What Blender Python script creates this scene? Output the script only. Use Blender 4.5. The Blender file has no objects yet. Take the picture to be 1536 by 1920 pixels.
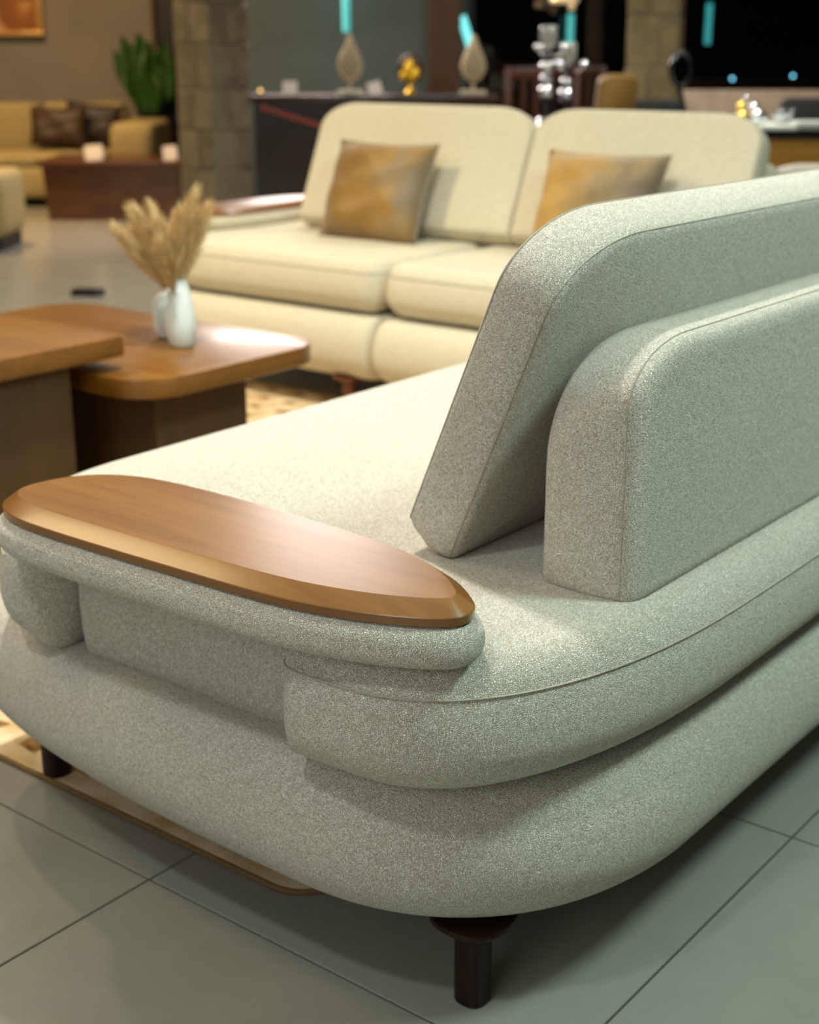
import bpy, bmesh, math, random
from mathutils import Vector, Matrix
random.seed(7)
D = bpy.data
COL = bpy.context.scene.collection
SC = bpy.context.scene
PI = math.pi

# ------------------------------------------------------------------ camera
CAMP = (1.22601, -1.02497, 1.00008)
PITCH, YAW = 18.0466, 38.1690
cam_d = D.cameras.new('camera'); cam = D.objects.new('camera', cam_d); COL.objects.link(cam)
cam.location = CAMP
cam.rotation_euler = (math.radians(90 - PITCH), 0, math.radians(YAW))
cam_d.sensor_fit = 'HORIZONTAL'; cam_d.sensor_width = 24.0; cam_d.lens = 2650 / 1536 * 24
cam_d.clip_start = 0.05; cam_d.clip_end = 200
cam_d.dof.use_dof = True; cam_d.dof.focus_distance = 1.33; cam_d.dof.aperture_fstop = 4.3
SC.camera = cam

# ------------------------------------------------------------------ world, lights, exposure
w = D.worlds.new('night'); SC.world = w; w.use_nodes = True
w.node_tree.nodes['Background'].inputs[0].default_value = (0.10, 0.16, 0.20, 1)
w.node_tree.nodes['Background'].inputs[1].default_value = 0.012
SC.view_settings.view_transform = 'Standard'; SC.view_settings.look = 'None'
SC.view_settings.gamma = 1; SC.view_settings.use_curve_mapping = False
SC.view_settings.exposure = -0.30

def area(name, loc, target, power, color, size, size_y=None, shape='DISK', spread=180):
    l = D.lights.new(name, 'AREA'); l.energy = power; l.color = color
    l.shape = shape if size_y is None else 'RECTANGLE'; l.size = size
    if size_y: l.size_y = size_y
    l.spread = math.radians(spread)
    o = D.objects.new(name, l); COL.objects.link(o); o.location = loc
    d = Vector(target) - Vector(loc); o.rotation_euler = d.to_track_quat('-Z', 'Y').to_euler()
    return o
area('downlight_corner', (0.5, -1.45, 2.85), (0.4, -0.8, 0), 15, (.90, 1.0, .98), .2, spread=150)
area('front_fill', (0.9, -3.6, 2.1), (0.2, 0.2, .2), 53, (.94, 1.0, .96), 2.4)  # added soft fill from behind the camera, no fixture there
area('downlight_seat', (-0.55, 0.75, 2.85), (-.55, .75, 0), 38, (1.0, .955, .87), .16, spread=110)
area('downlight_table', (-2.6, 0.9, 2.85), (-2.2, 1.6, 0), 40, (1.0, .82, .52), .16, spread=130)
area('strip_light_left', (-2.75, -0.6, 2.85), (-2.75, -.6, 0), 46, (1.0, .76, .42), 1.9, .5, spread=160)
area('cool_downlight', (1.8, 0.9, 2.65), (0.6, 0.8, .4), 62, (.72, 1.0, .92), .5)
area('downlight_far_left', (-6.0, 3.9, 2.85), (-6.2, 4.6, 0), 95, (1.0, .66, .32), .3, spread=140)
area('downlight_counter', (-1.4, 4.3, 2.85), (-1.6, 4.6, 0), 30, (1.0, .90, .70), .3, spread=120)
area('light_box', (-4.72, 5.48, 1.88), (-1.0, 1.2, .4), 100, (1.0, .88, .82), 1.1, 1.1)
area('sparkle_light_left', (-2.05, 3.85, 2.8), (-2.1, 4.0, .8), 22, (.86, .93, 1.0), .07, spread=110)  # small lamps added only to put sparkle on the chrome
area('sparkle_light_right', (-1.35, 4.25, 2.8), (-1.5, 4.6, .8), 22, (1.0, .93, .82), .07, spread=110)  # second added lamp for glints on the counter pieces
area('ambient_fill', (-1.8, 1.6, 2.87), (-1.8, 1.6, 0), 48, (.98, 1.0, .94), 7.5, 7.5)  # broad fill added for the room's ambient light, not a fixture

# ------------------------------------------------------------------ materials
def mat(name):
    m = D.materials.new(name); m.use_nodes = True
    nt = m.node_tree; b = nt.nodes['Principled BSDF']
    return m, nt, b
def nd(nt, t, **kw):
    n = nt.nodes.new(t)
    for k, v in kw.items(): setattr(n, k, v)
    return n
def simple(name, col, rough=.5, metal=0, coat=0, noise=0.0, nscale=20, trans=0, emit=None, es=1, spec=None):
    m, nt, b = mat(name)
    b.inputs['Base Color'].default_value = (*col, 1); b.inputs['Roughness'].default_value = rough
    b.inputs['Metallic'].default_value = metal; b.inputs['Coat Weight'].default_value = coat
    b.inputs['Transmission Weight'].default_value = trans
    if spec is not None: b.inputs['Specular IOR Level'].default_value = spec
    if emit:
        b.inputs['Emission Color'].default_value = (*emit, 1); b.inputs['Emission Strength'].default_value = es
    if noise:
        tc = nd(nt, 'ShaderNodeTexCoord'); n = nd(nt, 'ShaderNodeTexNoise'); n.inputs['Scale'].default_value = nscale
        n.inputs['Detail'].default_value = 4
        nt.links.new(tc.outputs['Object'], n.inputs['Vector'])
        r = nd(nt, 'ShaderNodeValToRGB')
        r.color_ramp.elements[0].position = .3; r.color_ramp.elements[1].position = .7
        r.color_ramp.elements[0].color = tuple(max(0, c * (1 - noise)) for c in col) + (1,)
        r.color_ramp.elements[1].color = tuple(min(1, c * (1 + noise)) for c in col) + (1,)
        nt.links.new(n.outputs['Fac'], r.inputs['Fac']); nt.links.new(r.outputs['Color'], b.inputs['Base Color'])
    return m
def boucle(name, dark, light, scale=420, bump=.9, dist=.0022):
    m, nt, b = mat(name); L = nt.links.new
    tc = nd(nt, 'ShaderNodeTexCoord')
    # slight waviness of the yarn rows
    n0 = nd(nt, 'ShaderNodeTexNoise'); n0.inputs['Scale'].default_value = 90; n0.inputs['Detail'].default_value = 1
    L(tc.outputs['Object'], n0.inputs['Vector'])
    mx = nd(nt, 'ShaderNodeMix', data_type='VECTOR'); mx.inputs[0].default_value = .006
    L(tc.outputs['Object'], mx.inputs[4]); L(n0.outputs['Color'], mx.inputs[5])
    v = nd(nt, 'ShaderNodeTexVoronoi', feature='F1'); v.inputs['Scale'].default_value = scale; v.inputs['Randomness'].default_value = .8
    L(mx.outputs[1], v.inputs['Vector'])
    n1 = nd(nt, 'ShaderNodeTexNoise'); n1.inputs['Scale'].default_value = 900; n1.inputs['Detail'].default_value = 2
    L(tc.outputs['Object'], n1.inputs['Vector'])
    n2 = nd(nt, 'ShaderNodeTexNoise'); n2.inputs['Scale'].default_value = 230; n2.inputs['Detail'].default_value = 3
    L(tc.outputs['Object'], n2.inputs['Vector'])
    # loop height: rounded yarn loops parted by narrow gaps
    ve = nd(nt, 'ShaderNodeTexVoronoi', feature='DISTANCE_TO_EDGE'); ve.inputs['Scale'].default_value = scale; ve.inputs['Randomness'].default_value = .8
    L(mx.outputs[1], ve.inputs['Vector'])
    mr = nd(nt, 'ShaderNodeMapRange', interpolation_type='SMOOTHSTEP'); mr.inputs[1].default_value = .0; mr.inputs[2].default_value = .27
    mr.inputs[3].default_value = 0; mr.inputs[4].default_value = 1
    L(ve.outputs['Distance'], mr.inputs[0])
    ad2 = nd(nt, 'ShaderNodeMath', operation='MULTIPLY_ADD'); ad2.inputs[1].default_value = .35
    L(n1.outputs['Fac'], ad2.inputs[0]); L(mr.outputs[0], ad2.inputs[2])
    wv = nd(nt, 'ShaderNodeTexWhiteNoise'); L(v.outputs['Position'], wv.inputs['Vector'])
    ad3 = nd(nt, 'ShaderNodeMath', operation='MULTIPLY_ADD'); ad3.inputs[1].default_value = .45
    L(wv.outputs['Value'], ad3.inputs[0]); L(ad2.outputs[0], ad3.inputs[2])
    r = nd(nt, 'ShaderNodeValToRGB'); e = r.color_ramp.elements
    e[0].position = .10; e[0].color = (*dark, 1); e[1].position = .95; e[1].color = (*light, 1)
    k = e.new(.55); k.color = tuple(.4 * a + .6 * c for a, c in zip(dark, light)) + (1,)
    sc = nd(nt, 'ShaderNodeMath', operation='MULTIPLY'); sc.inputs[1].default_value = .62
    L(ad3.outputs[0], sc.inputs[0]); L(sc.outputs[0], r.inputs['Fac'])
    L(r.outputs['Color'], b.inputs['Base Color'])
    bp = nd(nt, 'ShaderNodeBump'); bp.inputs['Strength'].default_value = bump; bp.inputs['Distance'].default_value = dist
    L(ad2.outputs[0], bp.inputs['Height']); L(bp.outputs['Normal'], b.inputs['Normal'])
    b.inputs['Roughness'].default_value = .95; b.inputs['Specular IOR Level'].default_value = .15
    b.inputs['Sheen Weight'].default_value = .25; b.inputs['Sheen Roughness'].default_value = .5
    return m
def wood(name, dark, light, scale=(4, 60, 60), rough=.3, coat=.3, bump=.05):
    m, nt, b = mat(name); L = nt.links.new
    tc = nd(nt, 'ShaderNodeTexCoord'); mp = nd(nt, 'ShaderNodeMapping'); mp.inputs['Scale'].default_value = scale
    L(tc.outputs['Object'], mp.inputs['Vector'])
    n = nd(nt, 'ShaderNodeTexNoise'); n.inputs['Scale'].default_value = 1; n.inputs['Detail'].default_value = 6; n.inputs['Distortion'].default_value = .6
    L(mp.outputs[0], n.inputs['Vector'])
    n2 = nd(nt, 'ShaderNodeTexNoise'); n2.inputs['Scale'].default_value = 4; n2.inputs['Detail'].default_value = 2
    L(tc.outputs['Object'], n2.inputs['Vector'])
    a = nd(nt, 'ShaderNodeMath', operation='MULTIPLY_ADD'); a.inputs[1].default_value = .6
    L(n2.outputs['Fac'], a.inputs[0]); L(n.outputs['Fac'], a.inputs[2])
    r = nd(nt, 'ShaderNodeValToRGB'); e = r.color_ramp.elements
    e[0].position = .45; e[0].color = (*dark, 1); e[1].position = 1.15; e[1].color = (*light, 1)
    L(a.outputs[0], r.inputs['Fac']); L(r.outputs['Color'], b.inputs['Base Color'])
    bp = nd(nt, 'ShaderNodeBump'); bp.inputs['Strength'].default_value = bump; bp.inputs['Distance'].default_value = .002
    L(n.outputs['Fac'], bp.inputs['Height']); L(bp.outputs['Normal'], b.inputs['Normal'])
    b.inputs['Roughness'].default_value = rough; b.inputs['Coat Weight'].default_value = coat; b.inputs['Coat Roughness'].default_value = .15
    return m
M = {}
M['boucle'] = boucle('pale boucle', (.31, .245, .155), (.95, .92, .82), scale=560, bump=.8, dist=.0012)
M['boucle_far'] = boucle('cream weave', (.48, .42, .29), (.76, .71, .57), scale=300, bump=.3)
M['tray'] = wood('walnut tray', (.150, .054, .008), (.255, .108, .023), scale=(4, 60, 40), rough=.28, coat=.2, bump=.02)
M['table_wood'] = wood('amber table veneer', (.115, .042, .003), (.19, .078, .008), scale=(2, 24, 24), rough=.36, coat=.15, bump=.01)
M['pedestal'] = wood('shaded amber veneer', (.036, .014, .001), (.062, .027, .002), scale=(24, 24, 2), rough=.75, coat=0, bump=.01)  # table veneer darkened, shade on the pedestal sides put into the colour
M['leg'] = simple('dark stained leg', (.016, .005, .002), .42, noise=.3, nscale=40, spec=.25)
M['leg_red'] = simple('red brown leg', (.14, .04, .012), .35, noise=.3, nscale=40)
M['stitch'] = simple('stitch', (.42, .38, .30), .9, noise=.3, nscale=600)

# ------------------------------------------------------------------ mesh helpers
def tag(o, label=None, cat=None, group=None, kind=None):
    if label: o['label'] = label
    if cat: o['category'] = cat
    if group: o['group'] = group
    if kind: o['kind'] = kind
    return o
def empty(name, loc=(0, 0, 0), rz=0, **kw):
    o = D.objects.new(name, None); COL.objects.link(o); o.location = loc; o.rotation_euler = (0, 0, rz)
    o.empty_display_size = .1
    return tag(o, **kw)
def link(name, me, m, parent=None, **kw):
    o = D.objects.new(name, me); COL.objects.link(o)
    if m: me.materials.clear(); me.materials.append(m)
    if parent: o.parent = parent
    return tag(o, **kw)
def from_bm(name, bm, m, parent=None, smooth=True, loc=None, angle=None, **kw):
    bmesh.ops.recalc_face_normals(bm, faces=bm.faces)
    me = D.meshes.new(name); bm.to_mesh(me); bm.free()
    if smooth:
        for p in me.polygons: p.use_smooth = True
        if angle: me.set_sharp_from_angle(angle=math.radians(angle))
    o = link(name, me, m, parent, **kw)
    if loc: o.location = loc
    return o
def loft(bm, rings, cap0=True, cap1=True, closed=True, xf=None):
    vr = []
    for r in rings:
        vr.append([bm.verts.new(xf(p) if xf else p) for p in r])
    n = len(rings[0])
    for a, b in zip(vr, vr[1:]):
        for i in range(n if closed else n - 1):
            j = (i + 1) % n
            bm.faces.new((a[i], a[j], b[j], b[i]))
    if cap0: bm.faces.new(vr[0][::-1])
    if cap1: bm.faces.new(vr[-1])
    return vr
def inset(pts, d, wt=None):
    n = len(pts); out = []
    for i in range(n):
        p0, p1, p2 = Vector(pts[i - 1]), Vector(pts[i]), Vector(pts[(i + 1) % n])
        a = (p1 - p0); b = (p2 - p1)
        if a.length < 1e-9 or b.length < 1e-9: out.append((p1.x, p1.y)); continue
        a.normalize(); b.normalize()
        na = Vector((-a.y, a.x)); nb = Vector((-b.y, b.x)); m = na + nb
        if m.length < 1e-6: m = na
        m.normalize(); k = max(.5, m.dot(na))
        q = p1 + m * ((d if wt is None else d * wt[i]) / k); out.append((q.x, q.y))
    return out
def sup(cx, cy, a, b, n, t0, t1, seg):
    out = []
    for i in range(seg + 1):
        t = t0 + (t1 - t0) * i / seg; c, s = math.cos(t), math.sin(t)
        out.append((cx + a * math.copysign(abs(c) ** (2 / n), c), cy + b * math.copysign(abs(s) ** (2 / n), s)))
    return out
def rrect(x0, x1, y0, y1, cs, seg=14):
    """CCW rounded rectangle; cs = (a, b, n) for BL, BR, TR, TL"""
    if isinstance(cs, (int, float)): cs = [(cs, cs, 2)] * 4
    (a, b, n), (a2, b2, n2), (a3, b3, n3), (a4, b4, n4) = cs
    P = sup(x0 + a, y0 + b, a, b, n, PI, 1.5 * PI, seg)
    P += sup(x1 - a2, y0 + b2, a2, b2, n2, 1.5 * PI, 2 * PI, seg)
    P += sup(x1 - a3, y1 - b3, a3, b3, n3, 0, .5 * PI, seg)
    P += sup(x0 + a4, y1 - b4, a4, b4, n4, .5 * PI, PI, seg)
    out = []
    for p in P:
        if not out or (Vector(p) - Vector(out[-1])).length > 1e-5: out.append(p)
    if (Vector(out[0]) - Vector(out[-1])).length < 1e-5: out.pop()
    return out
def bez(p, c, q, n):
    out = []
    for i in range(n + 1):
        t = i / n; out.append(tuple((1 - t) ** 2 * a + 2 * t * (1 - t) * b + t * t * d for a, b, d in zip(p, c, q)))
    return out
def catmull(P, per=6):
    n = len(P); out = []
    for i in range(n):
        p0, p1, p2, p3 = (Vector(P[(i + k) % n]) for k in (-1, 0, 1, 2))
        for j in range(per):
            t = j / per
            q = .5 * (2 * p1 + (p2 - p0) * t + (2 * p0 - 5 * p1 + 4 * p2 - p3) * t * t + (3 * p1 - p0 - 3 * p2 + p3) * t ** 3)
            out.append(tuple(q))
    return out
def tube(bm, pts, r, seg=8, closed=False, xf=None, r1=None):
    pts = [Vector(p) for p in pts]; n = len(pts); rings = []
    up = None
    for i, p in enumerate(pts):
        a = pts[i - 1] if (i > 0 or closed) else p
        b = pts[(i + 1) % n] if (i < n - 1 or closed) else p
        t = (b - a).normalized()
        if up is None: up = t.orthogonal().normalized()
        up = (up - t * up.dot(t)).normalized(); s = t.cross(up)
        rr = r if r1 is None else r + (r1 - r) * i / max(1, n - 1)
        rings.append([p + (up * math.cos(2 * PI * k / seg) + s * math.sin(2 * PI * k / seg)) * rr for k in range(seg)])
    if closed: rings.append(rings[0])
    loft(bm, rings, not closed, not closed, True, xf)
    if closed: bmesh.ops.remove_doubles(bm, verts=bm.verts, dist=1e-6)
def lathe(bm, prof, seg=24, loc=(0, 0, 0), sx=1, sy=1):
    rings = [[(loc[0] + r * sx * math.cos(2 * PI * k / seg), loc[1] + r * sy * math.sin(2 * PI * k / seg), loc[2] + z) for k in range(seg)] for r, z in prof]
    loft(bm, rings)
def box(bm, x0, x1, y0, y1, z0, z1, bev=0, seg=2, mtx=None):
    r = bmesh.ops.create_cube(bm, size=1)
    vs = r['verts']
    for v in vs:
        v.co = Vector(((x0 + x1) / 2 + v.co.x * (x1 - x0), (y0 + y1) / 2 + v.co.y * (y1 - y0), (z0 + z1) / 2 + v.co.z * (z1 - z0)))
    if bev:
        es = {e for v in vs for e in v.link_edges}
        r2 = bmesh.ops.bevel(bm, geom=list(es), offset=bev, segments=seg, affect='EDGES', profile=.5)
        vs = list({v for f in r2['faces'] for v in f.verts} | {v for v in vs if v.is_valid})
    if mtx: bmesh.ops.transform(bm, matrix=mtx, verts=[v for v in vs if v.is_valid])
    return vs
def mkbox(name, m, parent, *a, bev=0, seg=2, **kw):
    bm = bmesh.new(); box(bm, *a, bev=bev, seg=seg)
    return from_bm(name, bm, m, parent, smooth=bool(bev), angle=40 if bev else None, **kw)
def mktube(name, m, parent, pts, r, seg=10, closed=False, xf=None, r1=None, **kw):
    bm = bmesh.new(); tube(bm, pts, r, seg, closed, xf, r1)
    return from_bm(name, bm, m, parent, angle=50, **kw)
def mklathe(name, m, parent, prof, seg=24, loc=(0, 0, 0), sx=1, sy=1, **kw):
    bm = bmesh.new(); lathe(bm, prof, seg, loc, sx, sy)
    return from_bm(name, bm, m, parent, angle=45, **kw)
def halfround(z0, z1, ins, seg=9, n=2.0):
    """(z, inset) from bottom to top of a bullnose edge"""
    zc, h = (z0 + z1) / 2, (z1 - z0) / 2; out = []
    for i in range(2 * seg + 1):
        t = -PI / 2 + PI * i / (2 * seg); c, s = max(0, math.cos(t)), math.sin(t)
        out.append((zc + h * math.copysign(abs(s) ** (2 / n), s), ins * (1 - c ** (2 / n))))
    return out
def slab(name, outline, prof, m, parent, xf=None, crown=0, wt=None, post=None, **kw):
    def ins(d):
        r = inset(outline, d, wt)
        return [post(a, b, d) for a, b in zip(outline, r)] if post else r
    bm = bmesh.new(); rings = [[(x, y, z) for x, y in ins(d)] for z, d in prof]
    zt, dt = prof[-1]
    rings.append([(x, y, zt + crown) for x, y in ins(dt + .012)])
    zb, db = prof[0]
    rings.insert(0, [(x, y, zb) for x, y in ins(db + .012)])
    loft(bm, rings, xf=xf)
    return from_bm(name, bm, m, parent, **kw)

# ------------------------------------------------------------------ floor of square tiles
def tile_material():
    m, nt, b = mat('polished tile'); L = nt.links.new
    g = nd(nt, 'ShaderNodeNewGeometry')
    n = nd(nt, 'ShaderNodeTexNoise'); n.inputs['Scale'].default_value = 5; n.inputs['Detail'].default_value = 8; n.inputs['Roughness'].default_value = .7
    L(g.outputs['Position'], n.inputs['Vector'])
    r = nd(nt, 'ShaderNodeValToRGB'); e = r.color_ramp.elements
    e[0].position = .25; e[0].color = (.255, .25, .215, 1); e[1].position = .75; e[1].color = (.31, .302, .26, 1)
    L(n.outputs['Fac'], r.inputs['Fac']); L(r.outputs['Color'], b.inputs['Base Color'])
    n2 = nd(nt, 'ShaderNodeTexNoise'); n2.inputs['Scale'].default_value = 14; n2.inputs['Detail'].default_value = 6
    L(g.outputs['Position'], n2.inputs['Vector'])
    mr = nd(nt, 'ShaderNodeMapRange'); mr.inputs[3].default_value = .12; mr.inputs[4].default_value = .26
    L(n2.outputs['Fac'], mr.inputs[0]); L(mr.outputs[0], b.inputs['Roughness'])
    return m
M['tile'] = tile_material()
M['grout'] = simple('grout', (.06, .058, .05), .8)
bm = bmesh.new(); box(bm, -14, 5, -4, 14, -.10, -.003)
floor = from_bm('floor', bm, M['grout'], None, smooth=False, kind='structure')
T = .6
sy_, cy_ = math.sin(math.radians(YAW)), math.cos(math.radians(YAW))
sp_, cp_ = math.sin(math.radians(PITCH)), math.cos(math.radians(PITCH))
def in_view(x, y, z=0, mgn=120):
    dx, dy, dz = x - CAMP[0], y - CAMP[1], z - CAMP[2]
    r = dx * cy_ + dy * sy_; f = -dx * sy_ + dy * cy_
    d = f * cp_ - dz * sp_; u = f * sp_ + dz * cp_
    if d < .2: return False
    px, py = 768 + 2650 * r / d, 960 - 2650 * u / d
    return -mgn < px < 1536 + mgn and -mgn < py < 1920 + mgn
bm = bmesh.new()
g = .0016
vs = box(bm, g, T - g, g, T - g, -.0045, 0, bev=.0008, seg=1)
bmesh.ops.recalc_face_normals(bm, faces=bm.faces)
tile_me = D.meshes.new('floor_tile'); bm.to_mesh(tile_me); bm.free(); tile_me.materials.append(M['tile'])
cells = []
for i in range(-20, 8):
    for j in range(-5, 22):
        x, y = i * T, j * T
        vis = any(in_view(x + a * T, y + b * T) for a in (0, .5, 1) for b in (0, .5, 1))
        dist = math.hypot(x + T / 2 - CAMP[0], y + T / 2 - CAMP[1])
        cells.append((0 if vis else 1, dist, x, y))
cells.sort()
far = bmesh.new()
for k, (nv, dist, x, y) in enumerate(cells):
    if nv == 0 and k < 290:
        o = D.objects.new('floor_tile', tile_me); COL.objects.link(o); o.parent = floor; o.location = (x, y, 0)
    else:
        v = [far.verts.new(q) for q in ((x + g, y + g, 0), (x + T - g, y + g, 0), (x + T - g, y + T - g, 0), (x + g, y + T - g, 0))]
        far.faces.new(v)
        w_ = [far.verts.new((q.co.x, q.co.y, -.0045)) for q in v]
        for a in range(4): far.faces.new((v[a], w_[a], w_[(a + 1) % 4], v[(a + 1) % 4]))
from_bm('floor_tile_field', far, M['tile'], floor, smooth=False, kind='stuff')
M['ceiling'] = simple('ceiling paint', (.62, .60, .55), .9, noise=.05)
mkbox('ceiling', M['ceiling'], None, -14, 5, -4, 14, 2.9, 3.0, kind='structure')

# ------------------------------------------------------------------ sofas
WOOD_OUT = [(.18, -.109), (.326, -.104), (.408, -.089), (.468, -.066), (.503, -.042), (.509, -.018), (.492, .008), (.440, .044), (.367, .068),
            (.25, .082), (.087, .089), (-.022, .083), (-.085, .060), (-.122, .020), (-.136, -.035), (-.124, -.078), (-.075, -.104), (.011, -.111)]
SX0, SX1, SY0 = -.375, .613, -.064
ZS = .445   # top of the seat
def sofa(root, L, xf, fab, backs, dback=0, bx0=-.45, split=None, legm=None, legs=()):
    CA, CB, CN = .33, .36, 2.3
    RC = (.16, .16, 2.3)
    def outline_base(y0, y1, near, farc):
        sharp = (.075, .075, 2.3)
        a = (CA, CB, CN) if near else sharp; c = RC if farc else sharp
        return rrect(SX0, SX1, y0, y1, [a, a, c, c], 22)
    segs = [(SY0 + .004, L)] if split is None else [(SY0 + .004, split - .003), (split + .003, L)]
    for k, (a, b) in enumerate(segs):
        bm = bmesh.new(); rings = []
        e1 = k == len(segs) - 1
        def ring(z, d):
            dn = d if k == 0 else d * .3; df = d if e1 else d * .3
            cn = (CA - d, CB - d * .5, CN) if k == 0 else (.035, .035, 2)
            cl = (.70 - d, .18 - d * .3, 2.4) if k == 0 else cn; cf = (.16 - d * .5, .16 - d * .5, CN) if e1 else (.035, .035, 2)
            return [(x, y, z) for x, y in rrect(bx0 + d, SX1 - d, a + dn, b - df, [cl, cn, cf, cf], 22)]
        pr = [(z, d if z < .195 else d * .62) for z, d in halfround(.105, .287, .088, n=2.12)]
        pr = [(.105, .12)] + pr + [(.288, .085), (.288, .12)]
        loft(bm, [ring(z, d) for z, d in pr], xf=xf)
        from_bm('base', bm, fab, root)
    for k, (a, b) in enumerate(segs):
        first, last = k == 0, k == len(segs) - 1
        sh = (.075, .075, 2.3); cr = RC if last else sh
        o = rrect(-.345, .616, a - (.026 if first else 0), b, [(.33, .36, 2.3) if first else sh, (.25, .50, 2.6) if first else sh, cr, cr], 24)
        if k == 0:
            left = [p for p in o if p[0] <= -.16 and p[1] < .6]
            # order: BL corner runs from (SX0, ..) down to the end side
            left.sort(key=lambda p: -p[1])
            rest = [p for p in o if not (p[0] < .36 and p[1] < .6)]
            notch = bez(left[-1], (-.110, left[-1][1] - .010), (-.110, .02), 8)[1:] + [(-.110, .05), (-.10, .066), (.284, .066), (.301, .05)]
            notch += bez((.301, -.035), (.301, -.0855), (.352, -.0860), 8)
            o = left + notch + [p for p in rest if p[0] > .362 or p[1] > .6]
        def wgt(p):
            if not first or p[1] > .1: return 1
            x = p[0]
            if x > .297: t = (x - .300) / .06
            elif x < -.108: t = (-.110 - x) / .06
            else: return .15
            t = max(0, min(1, t)); return .22 + .78 * t * t * (3 - 2 * t)
        wt = [wgt(p) for p in o]
        def hold(p, q, d):       # near the notch the end of the seat steps back as one face
            if first and p[1] < .06 and -.20 < p[0] < .40:
                yf = -.086 if p[0] > 0 else -.074
                q = (p[0] + max(-.015, min(.015, q[0] - p[0])), q[1])
                return (q[0], max(p[1], q[1], yf + d * .95) if p[1] > yf + .004 else max(q[1], yf + d * .95))
            return q
        low = [(.2875, .072), (.290, .062), (.295, .048), (.302, .034), (.312, .020), (.324, .010), (.338, .003), (.352, 0)]
        st = slab('seat', o, low + [q for q in halfround(.272, ZS, .050, n=2.3) if q[0] > .37], fab, root, xf, crown=.001, wt=wt, post=hold)
        # stitched seam round the top panel
        seam = [(x, y, .4115) for x, y in inset(o, .0062, wt)]
        keep = []
        for q in seam:
            if k == 0 and -.17 < q[0] < .305 and q[1] < .2: continue
            keep.append(q)
        # open polyline starting after the notch
        if k == 0:
            i0 = next(i for i, q in enumerate(keep) if q[0] >= .305 and q[1] < .2)
            keep = keep[i0:] + keep[:i0]
            mktube('seam', M['stitch'], st, keep, .0011, 6, False, xf)
        else:
            mktube('seam', M['stitch'], st, keep, .0011, 6, True, xf)
    # upright end panel between the two rounded seat ends
    pan = rrect(-.104, .293, .0, .060, .009, 4)
    slab('end_panel', pan, halfround(.2845, .448, .008, n=2.0), fab, root, xf)
    # arm pad and wooden tray
    wo = catmull(WOOD_OUT, 6)
    slab('arm_pad', inset(wo, -.010), halfround(ZS - .001, .4885, .022, n=2.2), fab, root, xf)
    bm = bmesh.new()
    prof = [(.4888, .003), (.4898, .0006), (.4980, 0), (.4990, .0008), (.5112, .0172), (.5120, .0186), (.5120, .022)]
    loft(bm, [[(x, y, z) for x, y in inset(wo, d)] for z, d in prof], xf=xf)
    from_bm('tray_top', bm, M['tray'], root, angle=13, label='wooden tray top with chamfered rim')
    # back bolster and leaning backrest of each place
    for (ya, yb) in backs:
        n = 2.2
        zb = ZS + .0005
        of = rrect(ya, yb, zb - .02, .705, [(.034, .034, 2), (.034, .034, 2), (.17, .13, n), (.17, .13, n)], 14)
        orr = rrect(ya, yb, zb - .02, .721, [(.034, .034, 2), (.034, .034, 2), (.115, .062, n), (.115, .062, n)], 14)
        x0, x1 = .437 + dback, .555 + dback
        bm = bmesh.new(); rings = []
        def lerp(t): return [(a[0] + (b[0] - a[0]) * t, a[1] + (b[1] - a[1]) * t) for a, b in zip(of, orr)]
        for (t, d) in ((0, .021), (0, .016), (.02, .009), (.06, .003), (.13, 0), (.5, -.004), (.80, -.001), (.87, .001), (.92, .004), (.96, .009), (.985, .015), (1.0, .021), (1.0, .030)):
            rings.append([(x0 + (x1 - x0) * t, y, max(z, zb)) for y, z in inset(lerp(t), d)])
        loft(bm, rings, xf=xf)
        bo = from_bm('back_bolster', bm, fab, root)
        sr = [(x0 + (x1 - x0) * .87, y, z) for y, z in inset(lerp(.87), .0005) if z > zb + .004]
        mktube('seam', M['stitch'], bo, sr, .0007, 5, True, xf)
        # leaning cushion: local (u along y, h up the slope, t through)
        th = math.atan(.4136); ct, stn = math.cos(th), math.sin(th)
        Hh = .4035
        o = rrect(ya - .008, yb, -.004, Hh, [(.014, .014, 2), (.014, .014, 2), (.150, .092, 2.2), (.150, .092, 2.2)], 16)
        bx, bz = .2525 + dback, .4735
        def P(u, h, t):
            if h < .035: h = h + .017 * max(0, 1 - t / .045) ** 2 * (1 - max(h, -.006) / .035)
            return (bx + h * stn + t * ct, u, bz + h * ct - t * stn)
        bm = bmesh.new(); rings = []
        tk = .078
        cx, cz = (ya + yb) / 2, Hh / 2
        def scaled(s, d): return [(cx + (x - cx) * s, cz + (z - cz) * s) for x, z in inset(o, d)]
        for s in (.25, .5, .75, .9): rings.append([P(u, h, -.006 * (1 - s ** 3)) for u, h in scaled(s, .014)])
        for (t, d) in ((.0, .014), (.002, .007), (.006, .003), (.014, 0), (.040, -.0015), (.064, 0), (.072, .003), (.076, .007), (.078, .014)):
            rings.append([P(u, h, t) for u, h in inset(o, d)])
        for s in (.9, .75, .5, .25): rings.append([P(u, h, tk + .016 * (1 - s ** 2.5)) for u, h in scaled(s, .014)])
        loft(bm, rings, xf=xf)
        br = from_bm('backrest', bm, fab, root)
        for t in (.0058, .0722):
            mktube('seam', M['stitch'], br, [P(u, h, t) for u, h in inset(o, .0025)], .0007, 5, True, xf)
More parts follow.
